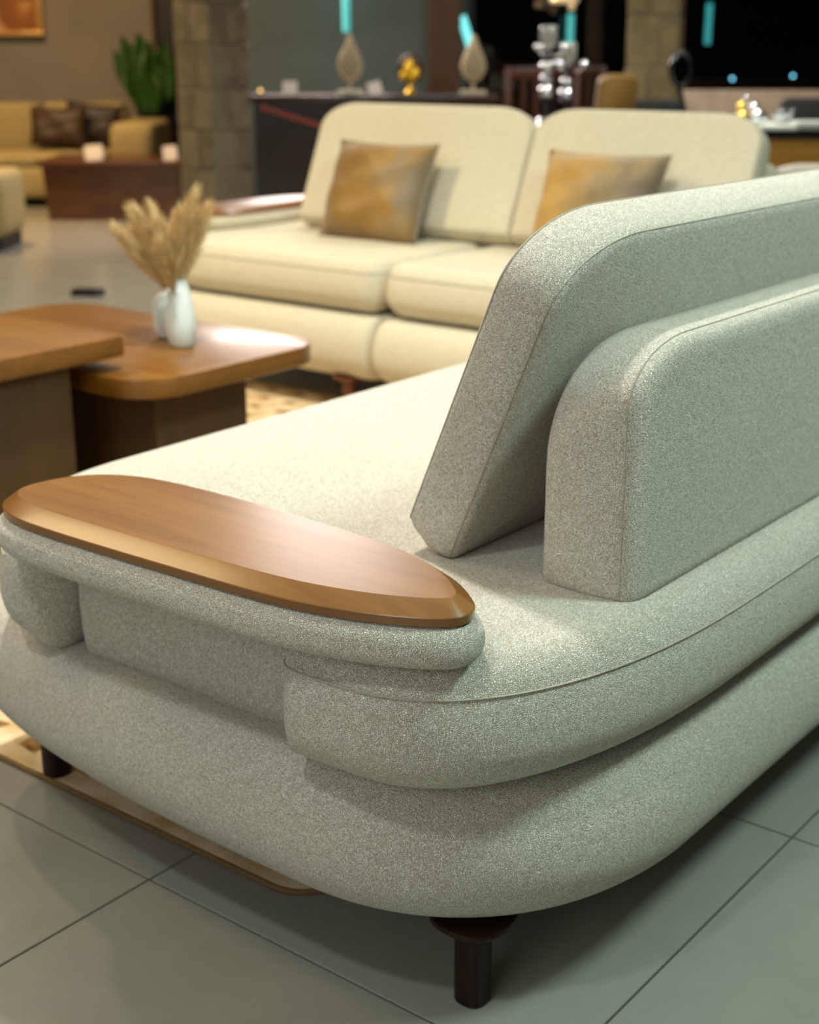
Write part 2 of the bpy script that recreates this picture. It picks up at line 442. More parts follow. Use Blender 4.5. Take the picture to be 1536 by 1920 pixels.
    for (lx, ly, z0) in legs:
        pr = [(.0155, z0), (.0178, z0 + .0015), (.0186, z0 + .004), (.0190, .1050)]
        bm = bmesh.new()
        loft(bm, [[(lx + r * q[0], ly + r * q[1], z) for q in sup(0, 0, 1, 1, 2.8, 0, 2 * PI, 24)[:-1]] for r, z in pr], xf=xf)
        lg = from_bm('leg', bm, legm, root, angle=50)
        bm = bmesh.new()
        loft(bm, [[(lx + r * q[0], ly + r * q[1], z) for q in sup(0, 0, 1, 1, 2.4, 0, 2 * PI, 28)[:-1]] for r, z in ((.041, .1035), (.0450, .1050), (.0465, .1080), (.0455, .1120))], xf=xf)
        from_bm('mounting_plate', bm, legm, lg, angle=50)
RUGZ = .007
s1 = empty('sofa', (0, 0, 0), label='large pale boucle sofa in front with wooden arm tray, seen from its corner', cat='sofa')
sofa(s1, 1.84, None, M['boucle'], [(.205, 1.21), (1.225, 1.80)], legm=M['leg'], legs=[(.462, .060, 0), (-.305, .098, RUGZ), (.462, 1.70, 0), (-.290, 1.70, RUGZ)])
s2 = empty('sofa', (-2.22, 2.34, 0), label='cream two seat sofa behind the coffee tables holding two gold pillows', cat='sofa')
sofa(s2, 1.85, lambda p: (p[1], p[0], p[2]), M['boucle_far'], [(.235, 1.062), (1.075, 1.79)], dback=-.125, bx0=-.39, split=.955, legm=M['leg_red'],
     legs=[(-.27, .10, 0), (.47, .10, 0), (-.33, .84, 0), (.47, .84, 0), (-.33, 1.07, 0), (.47, 1.09, 0), (-.27, 1.72, 0), (.47, 1.72, 0)])

# ------------------------------------------------------------------ throw pillows
def pillow_mesh(name, w_, h_, th, n=20, pinch=.075):
    bm = bmesh.new(); vt = {}
    for s in (1, -1):
        for i in range(n + 1):
            for j in range(n + 1):
                u, v = -1 + 2 * i / n, -1 + 2 * j / n
                if s == -1 and (i in (0, n) or j in (0, n)): vt[s, i, j] = vt[1, i, j]; continue
                x = w_ / 2 * u * (1 - pinch * (1 - v * v) * abs(u)); z = h_ / 2 * v * (1 - pinch * (1 - u * u) * abs(v))
                d = th / 2 * ((1 - u ** 4) * (1 - v ** 4)) ** .55
                d *= 1 + .10 * math.sin(5.1 * u + 3.3 * v) + .06 * math.sin(9 * v - 4 * u)
                vt[s, i, j] = bm.verts.new((x, s * d, z))
    for s in (1, -1):
        for i in range(n):
            for j in range(n):
                bm.faces.new((vt[s, i, j], vt[s, i + 1, j], vt[s, i + 1, j + 1], vt[s, i, j + 1]))
    return bm
def satin(name, c1, c2, c3, axis=0):
    m, nt, b = mat(name); L = nt.links.new
    tc = nd(nt, 'ShaderNodeTexCoord')
    n = nd(nt, 'ShaderNodeTexNoise'); n.inputs['Scale'].default_value = 9; n.inputs['Detail'].default_value = 4
    L(tc.outputs['Object'], n.inputs['Vector'])
    sx = nd(nt, 'ShaderNodeSeparateXYZ'); L(tc.outputs['Object'], sx.inputs[0])
    a = nd(nt, 'ShaderNodeMath', operation='MULTIPLY_ADD'); a.inputs[1].default_value = 1.7; L(sx.outputs[0], a.inputs[0]); L(n.outputs['Fac'], a.inputs[2])  # ramp along x paints the light's shift across the satin
    r = nd(nt, 'ShaderNodeValToRGB'); e = r.color_ramp.elements
    e[0].position = .25; e[0].color = (*c1, 1); e[1].position = .85; e[1].color = (*c3, 1); k = e.new(.58); k.color = (*c2, 1)
    L(a.outputs[0], r.inputs['Fac']); L(r.outputs['Color'], b.inputs['Base Color'])
    b.inputs['Roughness'].default_value = .5; b.inputs['Specular IOR Level'].default_value = .3; b.inputs['Sheen Weight'].default_value = .4
    n3 = nd(nt, 'ShaderNodeTexNoise'); n3.inputs['Scale'].default_value = 22; n3.inputs['Detail'].default_value = 5; L(tc.outputs['Object'], n3.inputs['Vector'])
    bp = nd(nt, 'ShaderNodeBump'); bp.inputs['Strength'].default_value = .5; bp.inputs['Distance'].default_value = .01
    L(n3.outputs['Fac'], bp.inputs['Height']); L(bp.outputs['Normal'], b.inputs['Normal'])
    return m
M['gold'] = satin('gold satin', (.20, .100, .012), (.29, .160, .025), (.22, .165, .10))
M['gold2'] = satin('amber satin with painted sheen', (.42, .235, .045), (.30, .21, .095), (.17, .125, .08))
def pillow(x, y, z, m, rz, tilt, label, w_=.40, h_=.34):
    p = from_bm('throw_pillow', pillow_mesh('p', w_, h_, .13), m, None, label=label, cat='pillow', group='gold satin pillows on the cream sofa')
    p.rotation_euler = (-tilt, 0, 0)
    p.rotation_euler = (Matrix.Rotation(rz, 3, 'Z') @ Matrix.Rotation(-tilt, 3, 'X')).to_euler()
    p.location = (x, y, z)
    mb = bmesh.new(); n = 24
    ring = []
    for s in range(4):
        for k in range(n // 2):
            t = -1 + 2 * k / (n // 2)
            u, v = [(t, -1), (1, t), (-t, 1), (-1, -t)][s]
            ring.append((w_ / 2 * u * (1 - .075 * (1 - v * v) * abs(u)), 0, h_ / 2 * v * (1 - .075 * (1 - u * u) * abs(v))))
    tube(mb, ring, .0035, 6, True); from_bm('edge_piping', mb, m, p)
    return p
pillow(-1.612, 2.425, .588, M['gold'], .0, .40, 'gold satin pillow on the left backrest of the cream sofa', .385, .315)
pillow(-.83, 2.425, .588, M['gold2'], .0, .40, 'amber pillow with painted taupe sheen, half hidden by the front backrest', .385, .315)

# ------------------------------------------------------------------ coffee tables
def coffee_table(x0, x1, y0, y1, zt, rc, px0, px1, py0, py1, label):
    t = empty('coffee_table', ((x0 + x1) / 2, (y0 + y1) / 2, RUGZ), label=label, cat='coffee table')
    ox, oy = t.location.x, t.location.y
    o = rrect(x0 - ox, x1 - ox, y0 - oy, y1 - oy, rc, 10); z1 = zt - RUGZ; z0 = z1 - .042
    bm = bmesh.new()
    loft(bm, [[(x, y, z) for x, y in inset(o, d)] for z, d in ((z0, .004), (z0 + .002, .001), (z0 + .006, 0), (z1 - .004, 0), (z1 - .0012, .001), (z1, .004))])
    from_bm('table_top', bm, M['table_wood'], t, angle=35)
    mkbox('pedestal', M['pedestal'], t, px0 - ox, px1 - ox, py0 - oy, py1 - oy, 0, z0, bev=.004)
    return t
coffee_table(-1.75, -.858, .785, 1.335, .38, .105, -1.52, -.960, .90, 1.17, 'lower amber wood coffee table carrying the white vases')
coffee_table(-1.95, -.99, .30, .862, .45, .02, -1.80, -1.02, .38, .735, 'taller amber wood coffee table overlapping the lower table at left')

# ------------------------------------------------------------------ vases with pampas
M['ceramic'] = simple('white ceramic', (.74, .80, .79), .25, coat=.2, noise=.03, nscale=8)
TZ = .3802
v1 = empty('vase', (-1.075, 1.09, TZ), label='tall white teardrop vase at front on the lower coffee table', cat='vase')
pr = [(.001, .0), (.028, .0), (.034, .004), (.0405, .018), (.044, .040), (.043, .062), (.038, .092), (.030, .120), (.0225, .140), (.0205, .146), (.0205, .149), (.0185, .149), (.018, .146), (.024, .128), (.034, .09), (.038, .05), (.03, .015), (.001, .008)]
mklathe('body', M['ceramic'], v1, [(r * .76, z) for r, z in pr], 32)
v2 = empty('vase', (-1.172, 1.150, TZ), label='short white rounded square vase behind the tall vase', cat='vase')
bm = bmesh.new()
o2 = rrect(-.040, .040, 0, .104, .026, 8); oi = rrect(-.018, .018, .024, .080, .013, 8)
def facing(q): return q
rz2 = math.radians(YAW) + .15
rings = []
for y, d in ((.0, .012), (-.012, .004), (-.018, 0)): pass
for (y, d) in ((-.026, .006), (-.022, .001), (-.014, 0), (.014, 0), (.022, .001), (.026, .006)):
    rings.append([(x, y, z) for x, z in inset(o2, d)])
loft(bm, rings)
o = from_bm('body', bm, M['ceramic'], v2, angle=50); o.rotation_euler = (0, 0, rz2)
for s in (-1, 1):
    bm = bmesh.new(); tube(bm, [(x, s * .0265, z) for x, z in oi], .005, 8, True)
    o = from_bm('raised_rim', bm, M['ceramic'], v2); o.rotation_euler = (0, 0, rz2)
bm = bmesh.new(); lathe(bm, [(.012, .1045), (.014, .1045), (.014, .110), (.011, .110), (.011, .1045)], 20)
from_bm('neck', bm, M['ceramic'], v2)
def pampas_mat():
    m, nt, b = mat('pampas'); L = nt.links.new
    g = nd(nt, 'ShaderNodeNewGeometry')
    r = nd(nt, 'ShaderNodeValToRGB'); e = r.color_ramp.elements
    e[0].color = (.56, .35, .10, 1); e[1].color = (.86, .70, .42, 1)
    L(g.outputs['Random Per Island'], r.inputs['Fac']); L(r.outputs['Color'], b.inputs['Base Color'])
    b.inputs['Roughness'].default_value = .8
    return m
M['pampas'] = pampas_mat()
M['straw'] = simple('straw stem', (.42, .26, .08), .7, noise=.2, nscale=80)
def pampas(base, tip, bend, label, group, wid=.026, n=520):
    o = empty('pampas_stem', base, label=label, cat='dried grass', group=group)
    b = Vector((0, 0, 0)); t = Vector(tip) - Vector(base); mid = t * .55 + Vector(bend)
    curve = [tuple(q) for q in bez(b, mid, t, 14)]
    mktube('stem', M['straw'], o, curve[:12], .0017, 5, r1=.0008)
    bm = bmesh.new(); rnd = random.Random(int(base[0] * 1e4) + int(tip[0] * 1e4))
    Lp = t.length
    for k in range(n):
        s = .34 + .66 * rnd.random() ** .8
        p = Vector(bez(b, mid, t, 100)[int(s * 100)]); q = Vector(bez(b, mid, t, 100)[max(0, int(s * 100) - 3)])
        d = (p - q).normalized() if (p - q).length > 1e-6 else t.normalized()
        sd = Vector((rnd.gauss(0, 1), rnd.gauss(0, 1), rnd.gauss(0, .6)))
        sd = (sd - d * sd.dot(d)).normalized()
        env = math.sin(min(1, (1.06 - s) / .5) * PI / 2) * .75 + .25
        ln = (.05 + .05 * rnd.random()) * (1.12 - .5 * s)
        wv = wid * env * (.4 + .8 * rnd.random())
        a = p; m_ = p + d * ln * .55 + sd * wv * .65; e_ = p + d * ln + sd * wv * 1.15 - Vector((0, 0, .004))
        nn = d.cross(sd).normalized() * (.0007 + .0006 * rnd.random())
        va, vb, vc, vd, ve = (bm.verts.new(x) for x in (a, m_ + nn, m_ - nn, e_, a + sd * .0006))
        bm.faces.new((va, vb, vd)); bm.faces.new((va, vd, vc)); bm.faces.new((ve, vc, vb))
    from_bm('plume', bm, M['pampas'], o, smooth=False)
R2, F2 = Vector((cy_, sy_, 0)), Vector((-sy_, cy_, 0))
top1 = Vector((-1.075, 1.09, TZ + .06))
fan = [(-.125, .255, -.02), (-.10, .285, .03), (-.07, .297, -.03), (-.042, .292, .02), (-.012, .272, -.04), (.018, .262, .03), (.04, .286, -.02), (.062, .30, .02), (.082, .325, -.01), (.108, .292, .02), (.0, .23, -.06), (-.09, .24, .05)]
ORD = ['leftmost', 'second from left', 'third from left', 'fourth from left', 'fifth from left', 'sixth from left', 'seventh from left', 'eighth from left', 'ninth from left', 'tenth from left', 'second from right', 'rightmost']
fan.sort()
for k, (r, h, f) in enumerate(fan):
    tip = top1 + R2 * (r * .70 - .020) + F2 * f + Vector((0, 0, h - .075)); base = top1 + R2 * r * .03
    pampas(tuple(base), tuple(tip), tuple(R2 * -r * .22 + Vector((0, 0, .0))), ORD[k] + ' golden pampas plume in the tall white vase', 'pampas plumes in the tall vase')
top2 = Vector((-1.172, 1.150, TZ + .07))
fan2 = [(-.105, .195, .0), (-.088, .20, .04), (-.07, .185, -.03), (-.05, .19, .02), (-.03, .17, .0)]
fan2.sort()
for k, (r, h, f) in enumerate(fan2):
    tip = top2 + R2 * r * .74 + F2 * f + Vector((0, 0, h - .058)); base = top2 + R2 * r * .02
    pampas(tuple(base), tuple(tip), tuple(R2 * -r * .15), ORD[k if k < 4 else 11] + ' shorter pampas plume in the short square vase', 'pampas plumes in the short vase', .024, 420)

# ------------------------------------------------------------------ rug
def rug_mat():
    m, nt, b = mat('woven rug'); L = nt.links.new
    tc = nd(nt, 'ShaderNodeTexCoord')
    n0 = nd(nt, 'ShaderNodeTexNoise'); n0.inputs['Scale'].default_value = 14; n0.inputs['Detail'].default_value = 4; L(tc.outputs['Object'], n0.inputs['Vector'])
    r0 = nd(nt, 'ShaderNodeValToRGB'); e = r0.color_ramp.elements
    e[0].position = .35; e[0].color = (.58, .40, .19, 1); e[1].position = .65; e[1].color = (.80, .66, .46, 1); L(n0.outputs['Fac'], r0.inputs['Fac'])
    br = nd(nt, 'ShaderNodeTexBrick'); br.offset = .5; br.inputs['Scale'].default_value = 1; br.inputs['Mortar Size'].default_value = .034
    br.inputs['Brick Width'].default_value = .11; br.inputs['Row Height'].default_value = .095; br.inputs['Mortar Smooth'].default_value = .15
    mx0 = nd(nt, 'ShaderNodeMix', data_type='VECTOR'); mx0.inputs[0].default_value = .02; L(tc.outputs['Object'], mx0.inputs[4]); L(n0.outputs['Color'], mx0.inputs[5])
    L(mx0.outputs[1], br.inputs['Vector'])
    nb = nd(nt, 'ShaderNodeTexNoise'); nb.inputs['Scale'].default_value = 60; L(tc.outputs['Object'], nb.inputs['Vector'])
    rb = nd(nt, 'ShaderNodeValToRGB'); e = rb.color_ramp.elements
    e[0].position = .35; e[0].color = (.15, .075, .022, 1); e[1].position = .65; e[1].color = (.42, .25, .08, 1); L(nb.outputs['Fac'], rb.inputs['Fac'])
    mx = nd(nt, 'ShaderNodeMix', data_type='RGBA'); L(br.outputs['Fac'], mx.inputs[0]); L(rb.outputs['Color'], mx.inputs[6]); L(r0.outputs['Color'], mx.inputs[7])
    L(mx.outputs[2], b.inputs['Base Color'])
    v = nd(nt, 'ShaderNodeTexVoronoi'); v.inputs['Scale'].default_value = 330; L(tc.outputs['Object'], v.inputs['Vector'])
    bp = nd(nt, 'ShaderNodeBump'); bp.inputs['Strength'].default_value = .7; bp.inputs['Distance'].default_value = .002
    L(v.outputs['Distance'], bp.inputs['Height']); L(bp.outputs['Normal'], b.inputs['Normal']); b.inputs['Roughness'].default_value = .95
    return m
M['rug'] = rug_mat(); M['rug_edge'] = simple('rug binding', (.20, .11, .04), .9, noise=.25, nscale=300)
ro = rrect(-2.75, .208, .075, 2.13, .07, 10)
rug = slab('rug', inset(ro, .006), [(.0005, .001), (.003, 0), (RUGZ - .001, 0), (RUGZ - .0002, .003)], M['rug'], None, label='cream and brown patterned woven rug under the coffee tables', cat='rug')
mktube('binding', M['rug_edge'], rug, [(x, y, .0042) for x, y in inset(ro, .005)], .0040, 8, True)

# ------------------------------------------------------------------ back of the showroom: a frame turned to the window front
def Bk(r, f, z=0):
    return Vector((CAMP[0] + r * cy_ - f * sy_, CAMP[1] + r * sy_ + f * cy_, z))
RZ = math.radians(YAW)
def at(name, r, f, z=0, rz=0, **kw): return empty(name, Bk(r, f, z), RZ + rz, **kw)
def sbox(name, m, r0, r1, f0, f1, z0, z1, bev=0, **kw):
    bm = bmesh.new(); rc, fc = (r0 + r1) / 2, (f0 + f1) / 2
    box(bm, r0 - rc, r1 - rc, f0 - fc, f1 - fc, z0, z1, bev)
    o = from_bm(name, bm, m, None, smooth=bool(bev), angle=40 if bev else None, **kw); o.location = Bk(rc, fc); o.rotation_euler = (0, 0, RZ)
    return o
M['wall_warm'] = simple('warm grey plaster', (.255, .225, .180), .85, noise=.06, nscale=3)
M['wall_teal'] = simple('slate grey paint', (.088, .115, .115), .6, noise=.05, nscale=2)
M['dark_trim'] = simple('black brown trim', (.010, .008, .007), .5, noise=.2)
M['oak_post'] = wood('red brown post', (.050, .018, .004), (.095, .036, .009), scale=(30, 30, 2), rough=.5, coat=0)
M['night_frame'] = simple('black window frame', (.006, .006, .007), .5, noise=.2)
sbox('wall_left', M['wall_warm'], -9.0, -1.90, 11.15, 11.30, 0, 2.9, kind='structure')
sbox('trim_1', M['oak_post'], -1.90, -1.875, 11.0, 11.3, 0, 2.9, kind='structure')
sbox('trim_2', M['dark_trim'], -1.875, -1.30, 11.05, 11.3, 0, 2.9, kind='structure')
sbox('wall_back', M['wall_teal'], -1.30, .12, 9.0, 9.15, 0, 2.9, kind='structure')
sbox('trim_3', M['oak_post'], .115, .305, 8.85, 9.05, 0, 2.9, kind='structure')
sbox('trim_4', M['wall_teal'], .305, .345, 8.95, 9.1, 0, 2.9, kind='structure')
# windows on the night
M['pane'] = simple('window glass', (.85, .95, .95), .02, trans=1)
def window(name, r0, r1, f, n):
    wf = at(name, (r0 + r1) / 2, f, 0, kind='structure'); h = (r1 - r0) / 2
    for a, b in ((-h, -h + .05), (h - .05, h)): mkbox('jamb', M['night_frame'], wf, a, b, -.04, .04, .0, 2.9)
    mkbox('sill_rail', M['night_frame'], wf, -h + .05, h - .05, -.04, .04, .0, .30)
    mkbox('head_rail', M['night_frame'], wf, -h + .05, h - .05, -.04, .04, 2.75, 2.9)
    for k in range(n):
        a = -h + .05 + (2 * h - .1) * k / n; b = -h + .05 + (2 * h - .1) * (k + 1) / n
        if k: mkbox('mullion', M['night_frame'], wf, a - .025, a + .025, -.035, .035, .30, 2.75)
        mkbox('pane', M['pane'], wf, a + (.025 if k else 0), b - (.025 if k < n - 1 else 0), -.004, .004, .30, 2.75)
window('window_1', .345, 1.62, 9.15, 2)
window('window_2', 1.62, 4.4, 9.15, 2)
M['night'] = simple('night street', (.004, .004, .005), 1)
sbox('wall_night', M['night'], -1.0, 7.5, 14.0, 14.1, 0, 4, kind='structure')

# stone pillars, each stone its own block
def stone_mat(name, c):
    m, nt, b = mat(name); L = nt.links.new
    tc = nd(nt, 'ShaderNodeTexCoord'); oi = nd(nt, 'ShaderNodeObjectInfo')
    n = nd(nt, 'ShaderNodeTexNoise'); n.inputs['Scale'].default_value = 11; n.inputs['Detail'].default_value = 6; L(tc.outputs['Object'], n.inputs['Vector'])
    a = nd(nt, 'ShaderNodeMath', operation='MULTIPLY_ADD'); a.inputs[1].default_value = .35; L(oi.outputs['Random'], a.inputs[0]); L(n.outputs['Fac'], a.inputs[2])
    r = nd(nt, 'ShaderNodeValToRGB'); e = r.color_ramp.elements
    e[0].position = .35; e[0].color = tuple(x * .65 for x in c) + (1,); e[1].position = .95; e[1].color = tuple(x * 1.35 for x in c) + (1,)
    L(a.outputs[0], r.inputs['Fac']); L(r.outputs['Color'], b.inputs['Base Color']); b.inputs['Roughness'].default_value = .7
    bp = nd(nt, 'ShaderNodeBump'); bp.inputs['Strength'].default_value = .6; bp.inputs['Distance'].default_value = .01; L(n.outputs['Fac'], bp.inputs['Height']); L(bp.outputs['Normal'], b.inputs['Normal'])
    return m
M['stone'] = stone_mat('grey brown stone', (.155, .125, .080)); M['mortar'] = simple('pale mortar', (.20, .18, .135), .9, noise=.15)
M['stone2'] = stone_mat('sandy stone', (.17, .125, .06))
def stone_pillar(loc, rz, wx, wy, zmax, m, label, course=.21):
    t = empty('stone_pillar', loc, rz, label=label, cat='pillar')
    mkbox('core', M['mortar'], t, -wx / 2, wx / 2, -wy / 2, wy / 2, 0, 2.9)
    rnd = random.Random(3); z = 0; row = 0
    while z < 2.9:
        h = min(course * (.85 + .3 * rnd.random()), 2.9 - z)
        if h < .03: break
        for face in range(4):
            W_ = wx if face % 2 == 0 else wy; Dp = wy if face % 2 == 0 else wx
            cut = [0, W_ * (.42 if row % 2 else .60), W_]
            for a, b in zip(cut, cut[1:]):
                d = .006 + .008 * rnd.random(); gap = .004
                bm = bmesh.new(); box(bm, -W_ / 2 + a + gap, -W_ / 2 + b - gap, -Dp / 2 - d, -Dp / 2 + .01, z + gap, z + h - gap, .004, 1)
                bmesh.ops.rotate(bm, verts=bm.verts, cent=(0, 0, 0), matrix=Matrix.Rotation(face * PI / 2, 3, 'Z'))
                from_bm('stone', bm, m, t, angle=40)
        z += h; row += 1
    return t
stone_pillar((-4.55, 4.60, 0), 0, .27, .27, 1.6, M['stone'], 'square grey stone pillar behind the cream sofa at left')
q = Bk(1.37, 8.3)
stone_pillar((q.x, q.y, 0), RZ - .25, .27, .27, 1.6, M['stone2'], 'sandy stone pillar between the two dark windows', .24)

# long dark console with ornaments
M['espresso'] = simple('espresso lacquer', (.012, .007, .006), .22, noise=.3, nscale=5)
M['espresso_top'] = simple('dark brown console top', (.030, .014, .010), .25, noise=.3, nscale=5)
M['red_reflection'] = simple('red reflection streak', (.20, .022, .012), .35, noise=.2)
c = at('console', -.19, 8.25, 0, label='long dark lacquer console below the slate wall, topped with ornaments', cat='console')
mkbox('top', M['espresso_top'], c, -.68, .68, -.26, .26, .735, .775, bev=.004)
mkbox('body', M['espresso'], c, -.66, .66, -.24, .25, .06, .735)
mkbox('plinth', M['espresso'], c, -.62, .62, -.20, .22, 0, .06)
bm = bmesh.new(); box(bm, -.20, .20, -.252, -.238, -.012, .012); bmesh.ops.rotate(bm, verts=bm.verts, cent=(0, 0, 0), matrix=Matrix.Rotation(.30, 3, 'Y'))
o = from_bm('reflection_streak', bm, M['red_reflection'], c, smooth=False, label='red slanted reflection on the console front'); o.location = (-.43, 0, .655)  # reflection on the lacquer, modelled as a thin coloured bar
mkbox('drawer_front', M['espresso'], c, -.18, .20, -.252, -.24, .54, .70, bev=.003)
mkbox('drawer_front', M['espresso'], c, .23, .62, -.252, -.24, .54, .70, bev=.003)
M['brass'] = simple('brass', (.75, .50, .12), .25, metal=1)
mklathe('drawer_knob', M['brass'], c, [(.004, 0), (.018, .002), (.022, .012), (.014, .02), (.002, .022)], 16, (.0, 0, 0)).location = (0, 0, 0)
k = [o for o in c.children if o.name.startswith('drawer_knob')][0]; k.rotation_euler = (PI / 2, 0, 0); k.location = (.01, -.252, .635)
CT = .7752
M['lattice'] = simple('bone coloured lattice', (.50, .40, .26), .7, noise=.2, nscale=60)
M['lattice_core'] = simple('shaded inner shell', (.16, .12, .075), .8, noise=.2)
M['bone_base'] = simple('beige plinth', (.42, .36, .25), .6, noise=.15)
def almond(r, f, label):
    t = at('lattice_sculpture', r, f, CT, label=label, cat='sculpture')
    mkbox('plinth', M['bone_base'], t, -.072, .072, -.045, .045, 0, .022, bev=.003)
    mktube('rod', M['bone_base'], t, [(0, 0, .022), (0, 0, .075)], .008, 10)
    prof = [(.012, .07), (.045, .09), (.064, .125), (.066, .155), (.055, .195), (.036, .235), (.02, .268), (.010, .298), (.003, .312)]
    S = 14
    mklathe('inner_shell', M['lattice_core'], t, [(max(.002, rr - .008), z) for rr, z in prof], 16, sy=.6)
    bm = bmesh.new()
    for s in (1, -1):
        for q in range(S):
            pts = []
            for i in range(17):
                u = i / 16 * (len(prof) - 1); a = int(min(u, len(prof) - 2)); w_ = u - a
                rr = prof[a][0] * (1 - w_) + prof[a + 1][0] * w_; z = prof[a][1] * (1 - w_) + prof[a + 1][1] * w_
                th = 2 * PI * q / S + s * u * .28
                pts.append((rr * math.cos(th), rr * .6 * math.sin(th), z))
            tube(bm, pts, .0042, 5)
    from_bm('lattice_shell', bm, M['lattice'], t)
almond(-.325, 8.10, 'left bone coloured almond lattice sculpture on the dark console')
almond(.350, 8.10, 'right bone coloured almond lattice sculpture on the dark console')
M['amber'] = simple('gilded amber', (.85, .48, .03), .22, metal=.6, noise=.3, nscale=30)
M['amber_dark'] = simple('dark bronze', (.05, .022, .006), .4, metal=.3)
t = at('ornament', .005, 8.12, CT, label='gold ornament with dark round back between the lattice sculptures', cat='ornament')
mklathe('foot', M['amber'], t, [(.001, 0), (.03, 0), (.032, .012), (.016, .025), (.012, .06), (.001, .065)], 20)
mklathe('back_disc', M['amber_dark'], t, [(.001, .05), (.045, .07), (.068, .11), (.07, .14), (.056, .18), (.03, .205), (.001, .212)], 24, (0, .02, 0), sy=.35)
for (x, z, rr) in ((-.012, .125, .032), (.030, .11, .028), (-.04, .095, .022), (.008, .09, .026), (.0, .155, .022)):
    mklathe('gold_petal', M['amber'], t, [(.001, -rr * 1.2), (rr * .6, -rr * .8), (rr, 0), (rr * .7, rr * .8), (.001, rr * 1.4)], 14, (x, -.018, z), sy=.6)
M['card'] = simple('white card', (.62, .56, .52), .7, noise=.03)
def card(name, loc, rz, w_, h_, label, tilt=.35, lean=0):
    t = empty(name, loc, rz, label=label, cat='card', group='white price cards')
    bm = bmesh.new(); box(bm, -w_ / 2, w_ / 2, -.0015, .0015, 0, h_); bmesh.ops.rotate(bm, verts=bm.verts, cent=(0, 0, 0), matrix=Matrix.Rotation(-tilt, 3, 'X') @ Matrix.Rotation(lean, 3, 'Y'))
    from_bm('face', bm, M['card'], t, smooth=False)
    bm = bmesh.new(); box(bm, -w_ / 2, w_ / 2, -.0015, .0015, 0, h_); bmesh.ops.rotate(bm, verts=bm.verts, cent=(0, 0, 0), matrix=Matrix.Rotation(tilt, 3, 'X') @ Matrix.Rotation(lean, 3, 'Y'))
    bmesh.ops.translate(bm, verts=bm.verts, vec=(0, h_ * math.sin(tilt) * 2, 0))
    from_bm('rear_flap', bm, M['card'], t, smooth=False)
card('price_card', Bk(-.655, 8.06, CT), RZ, .08, .075, 'white price card at the left end of the dark console')
card('price_card', Bk(-.180, 8.06, CT), RZ + .1, .075, .072, 'white price card on the dark console beside the gold ornament', lean=-.25)
t = at('tealight_holder', -.815, 8.05, CT, label='small glowing tea light holder on the left tip of the console', cat='candle')
M['glow'] = simple('candle glow', (.8, .6, .3), .4, emit=(1, .62, .22), es=2.2)
mklathe('cup', M['brass'], t, [(.001, 0), (.016, 0), (.02, .012), (.021, .016), (.017, .016), (.015, .004), (.001, .004)], 16)
mklathe('flame', M['glow'], t, [(.001, .006), (.010, .012), (.012, .018), (.006, .028), (.001, .034)], 12)

# counter behind the cream sofa
M['counter_wood'] = wood('honey oak front', (.30, .135, .012), (.42, .21, .03), scale=(3, 40, 40), rough=.4, coat=.1)
M['black_stone'] = simple('black stone top', (.006, .006, .007), .15)
cn = at('counter', 1.05, 6.25, 0, label='honey oak counter with a black top behind the cream sofa', cat='counter')
mkbox('body', M['counter_wood'], cn, -.74, 1.26, -.27, .28, 0, .66)
mkbox('worktop', M['black_stone'], cn, -.77, 1.30, -.30, .30, .66, .695, bev=.003)
CZ = .6952
M['chrome'] = simple('chrome', (.62, .65, .70), .06, metal=1)
M['crystal'] = simple('crystal glass', (.95, .97, 1), .02, trans=1)
M['black_gloss'] = simple('black gloss', (.006, .006, .007), .12, coat=.5)
M['grey_glass'] = simple('smoky glass', (.55, .55, .52), .15, trans=.7)
def facet(name, m, parent, loc, r, sz=1, sub=3):
    bm = bmesh.new(); bmesh.ops.create_icosphere(bm, subdivisions=sub, radius=r)
    for v in bm.verts: v.co = Vector((v.co.x + loc[0], v.co.y + loc[1], v.co.z * sz + loc[2]))
    return from_bm(name, bm, m, parent)
def candelabra(r, f, s, label):
    t = at('candelabra', r, f, CZ, label=label, cat='candle holder')
    mklathe('foot', M['chrome'], t, [(.001, 0), (.052, 0), (.055, .008), (.04, .016), (.030, .03), (.036, .04), (.028, .05), (.001, .052)], 12)
    mklathe('black_column', M['black_gloss'], t, [(.001, .052), (.03, .052), (.03, .052 + .055 * s), (.001, .0525 + .055 * s)], 16)
    z = .054 + .055 * s
    for k, rr in enumerate((.034, .028, .032)[:3 if s > 1 else 2]):
        facet('bead', M['chrome'], t, (0, 0, z + rr * .8), rr, .85); z += rr * 1.55
    mktube('stem', M['chrome'], t, [(0, 0, z - .01), (0, 0, z + .05)], .010, 8)
    z += .03
    for a in (0, 2.1, 4.2):
        dx, dy = math.cos(a), math.sin(a)
        mktube('arm', M['chrome'], t, [(0, 0, z), (.04 * dx, .04 * dy, z - .012), (.07 * dx, .07 * dy, z + .012)], .005, 6)
        facet('drip_cup', M['chrome'], t, (.07 * dx, .07 * dy, z + .022), .016, .9)
    bm = bmesh.new(); box(bm, -.032, .032, -.032, .032, z + .03, z + .105, bev=.004)
    from_bm('glass_block', bm, M['grey_glass'], t, angle=40)
    mklathe('bobeche', M['chrome'], t, [(.001, z + .012), (.028, z + .018), (.034, z + .028), (.001, z + .030)], 10)
    return t
candelabra(.556, 5.98, 1.25, 'taller left chrome candelabra with a black column on the counter')
candelabra(.648, 6.08, 1.0, 'shorter right chrome candelabra with a black column on the counter')
t = at('table_mirror', 1.125, 6.15, CZ, label='black oval table mirror on a stem standing on the counter', cat='mirror')
M['mirror'] = simple('mirror glass', (.25, .30, .32), .08, metal=1)
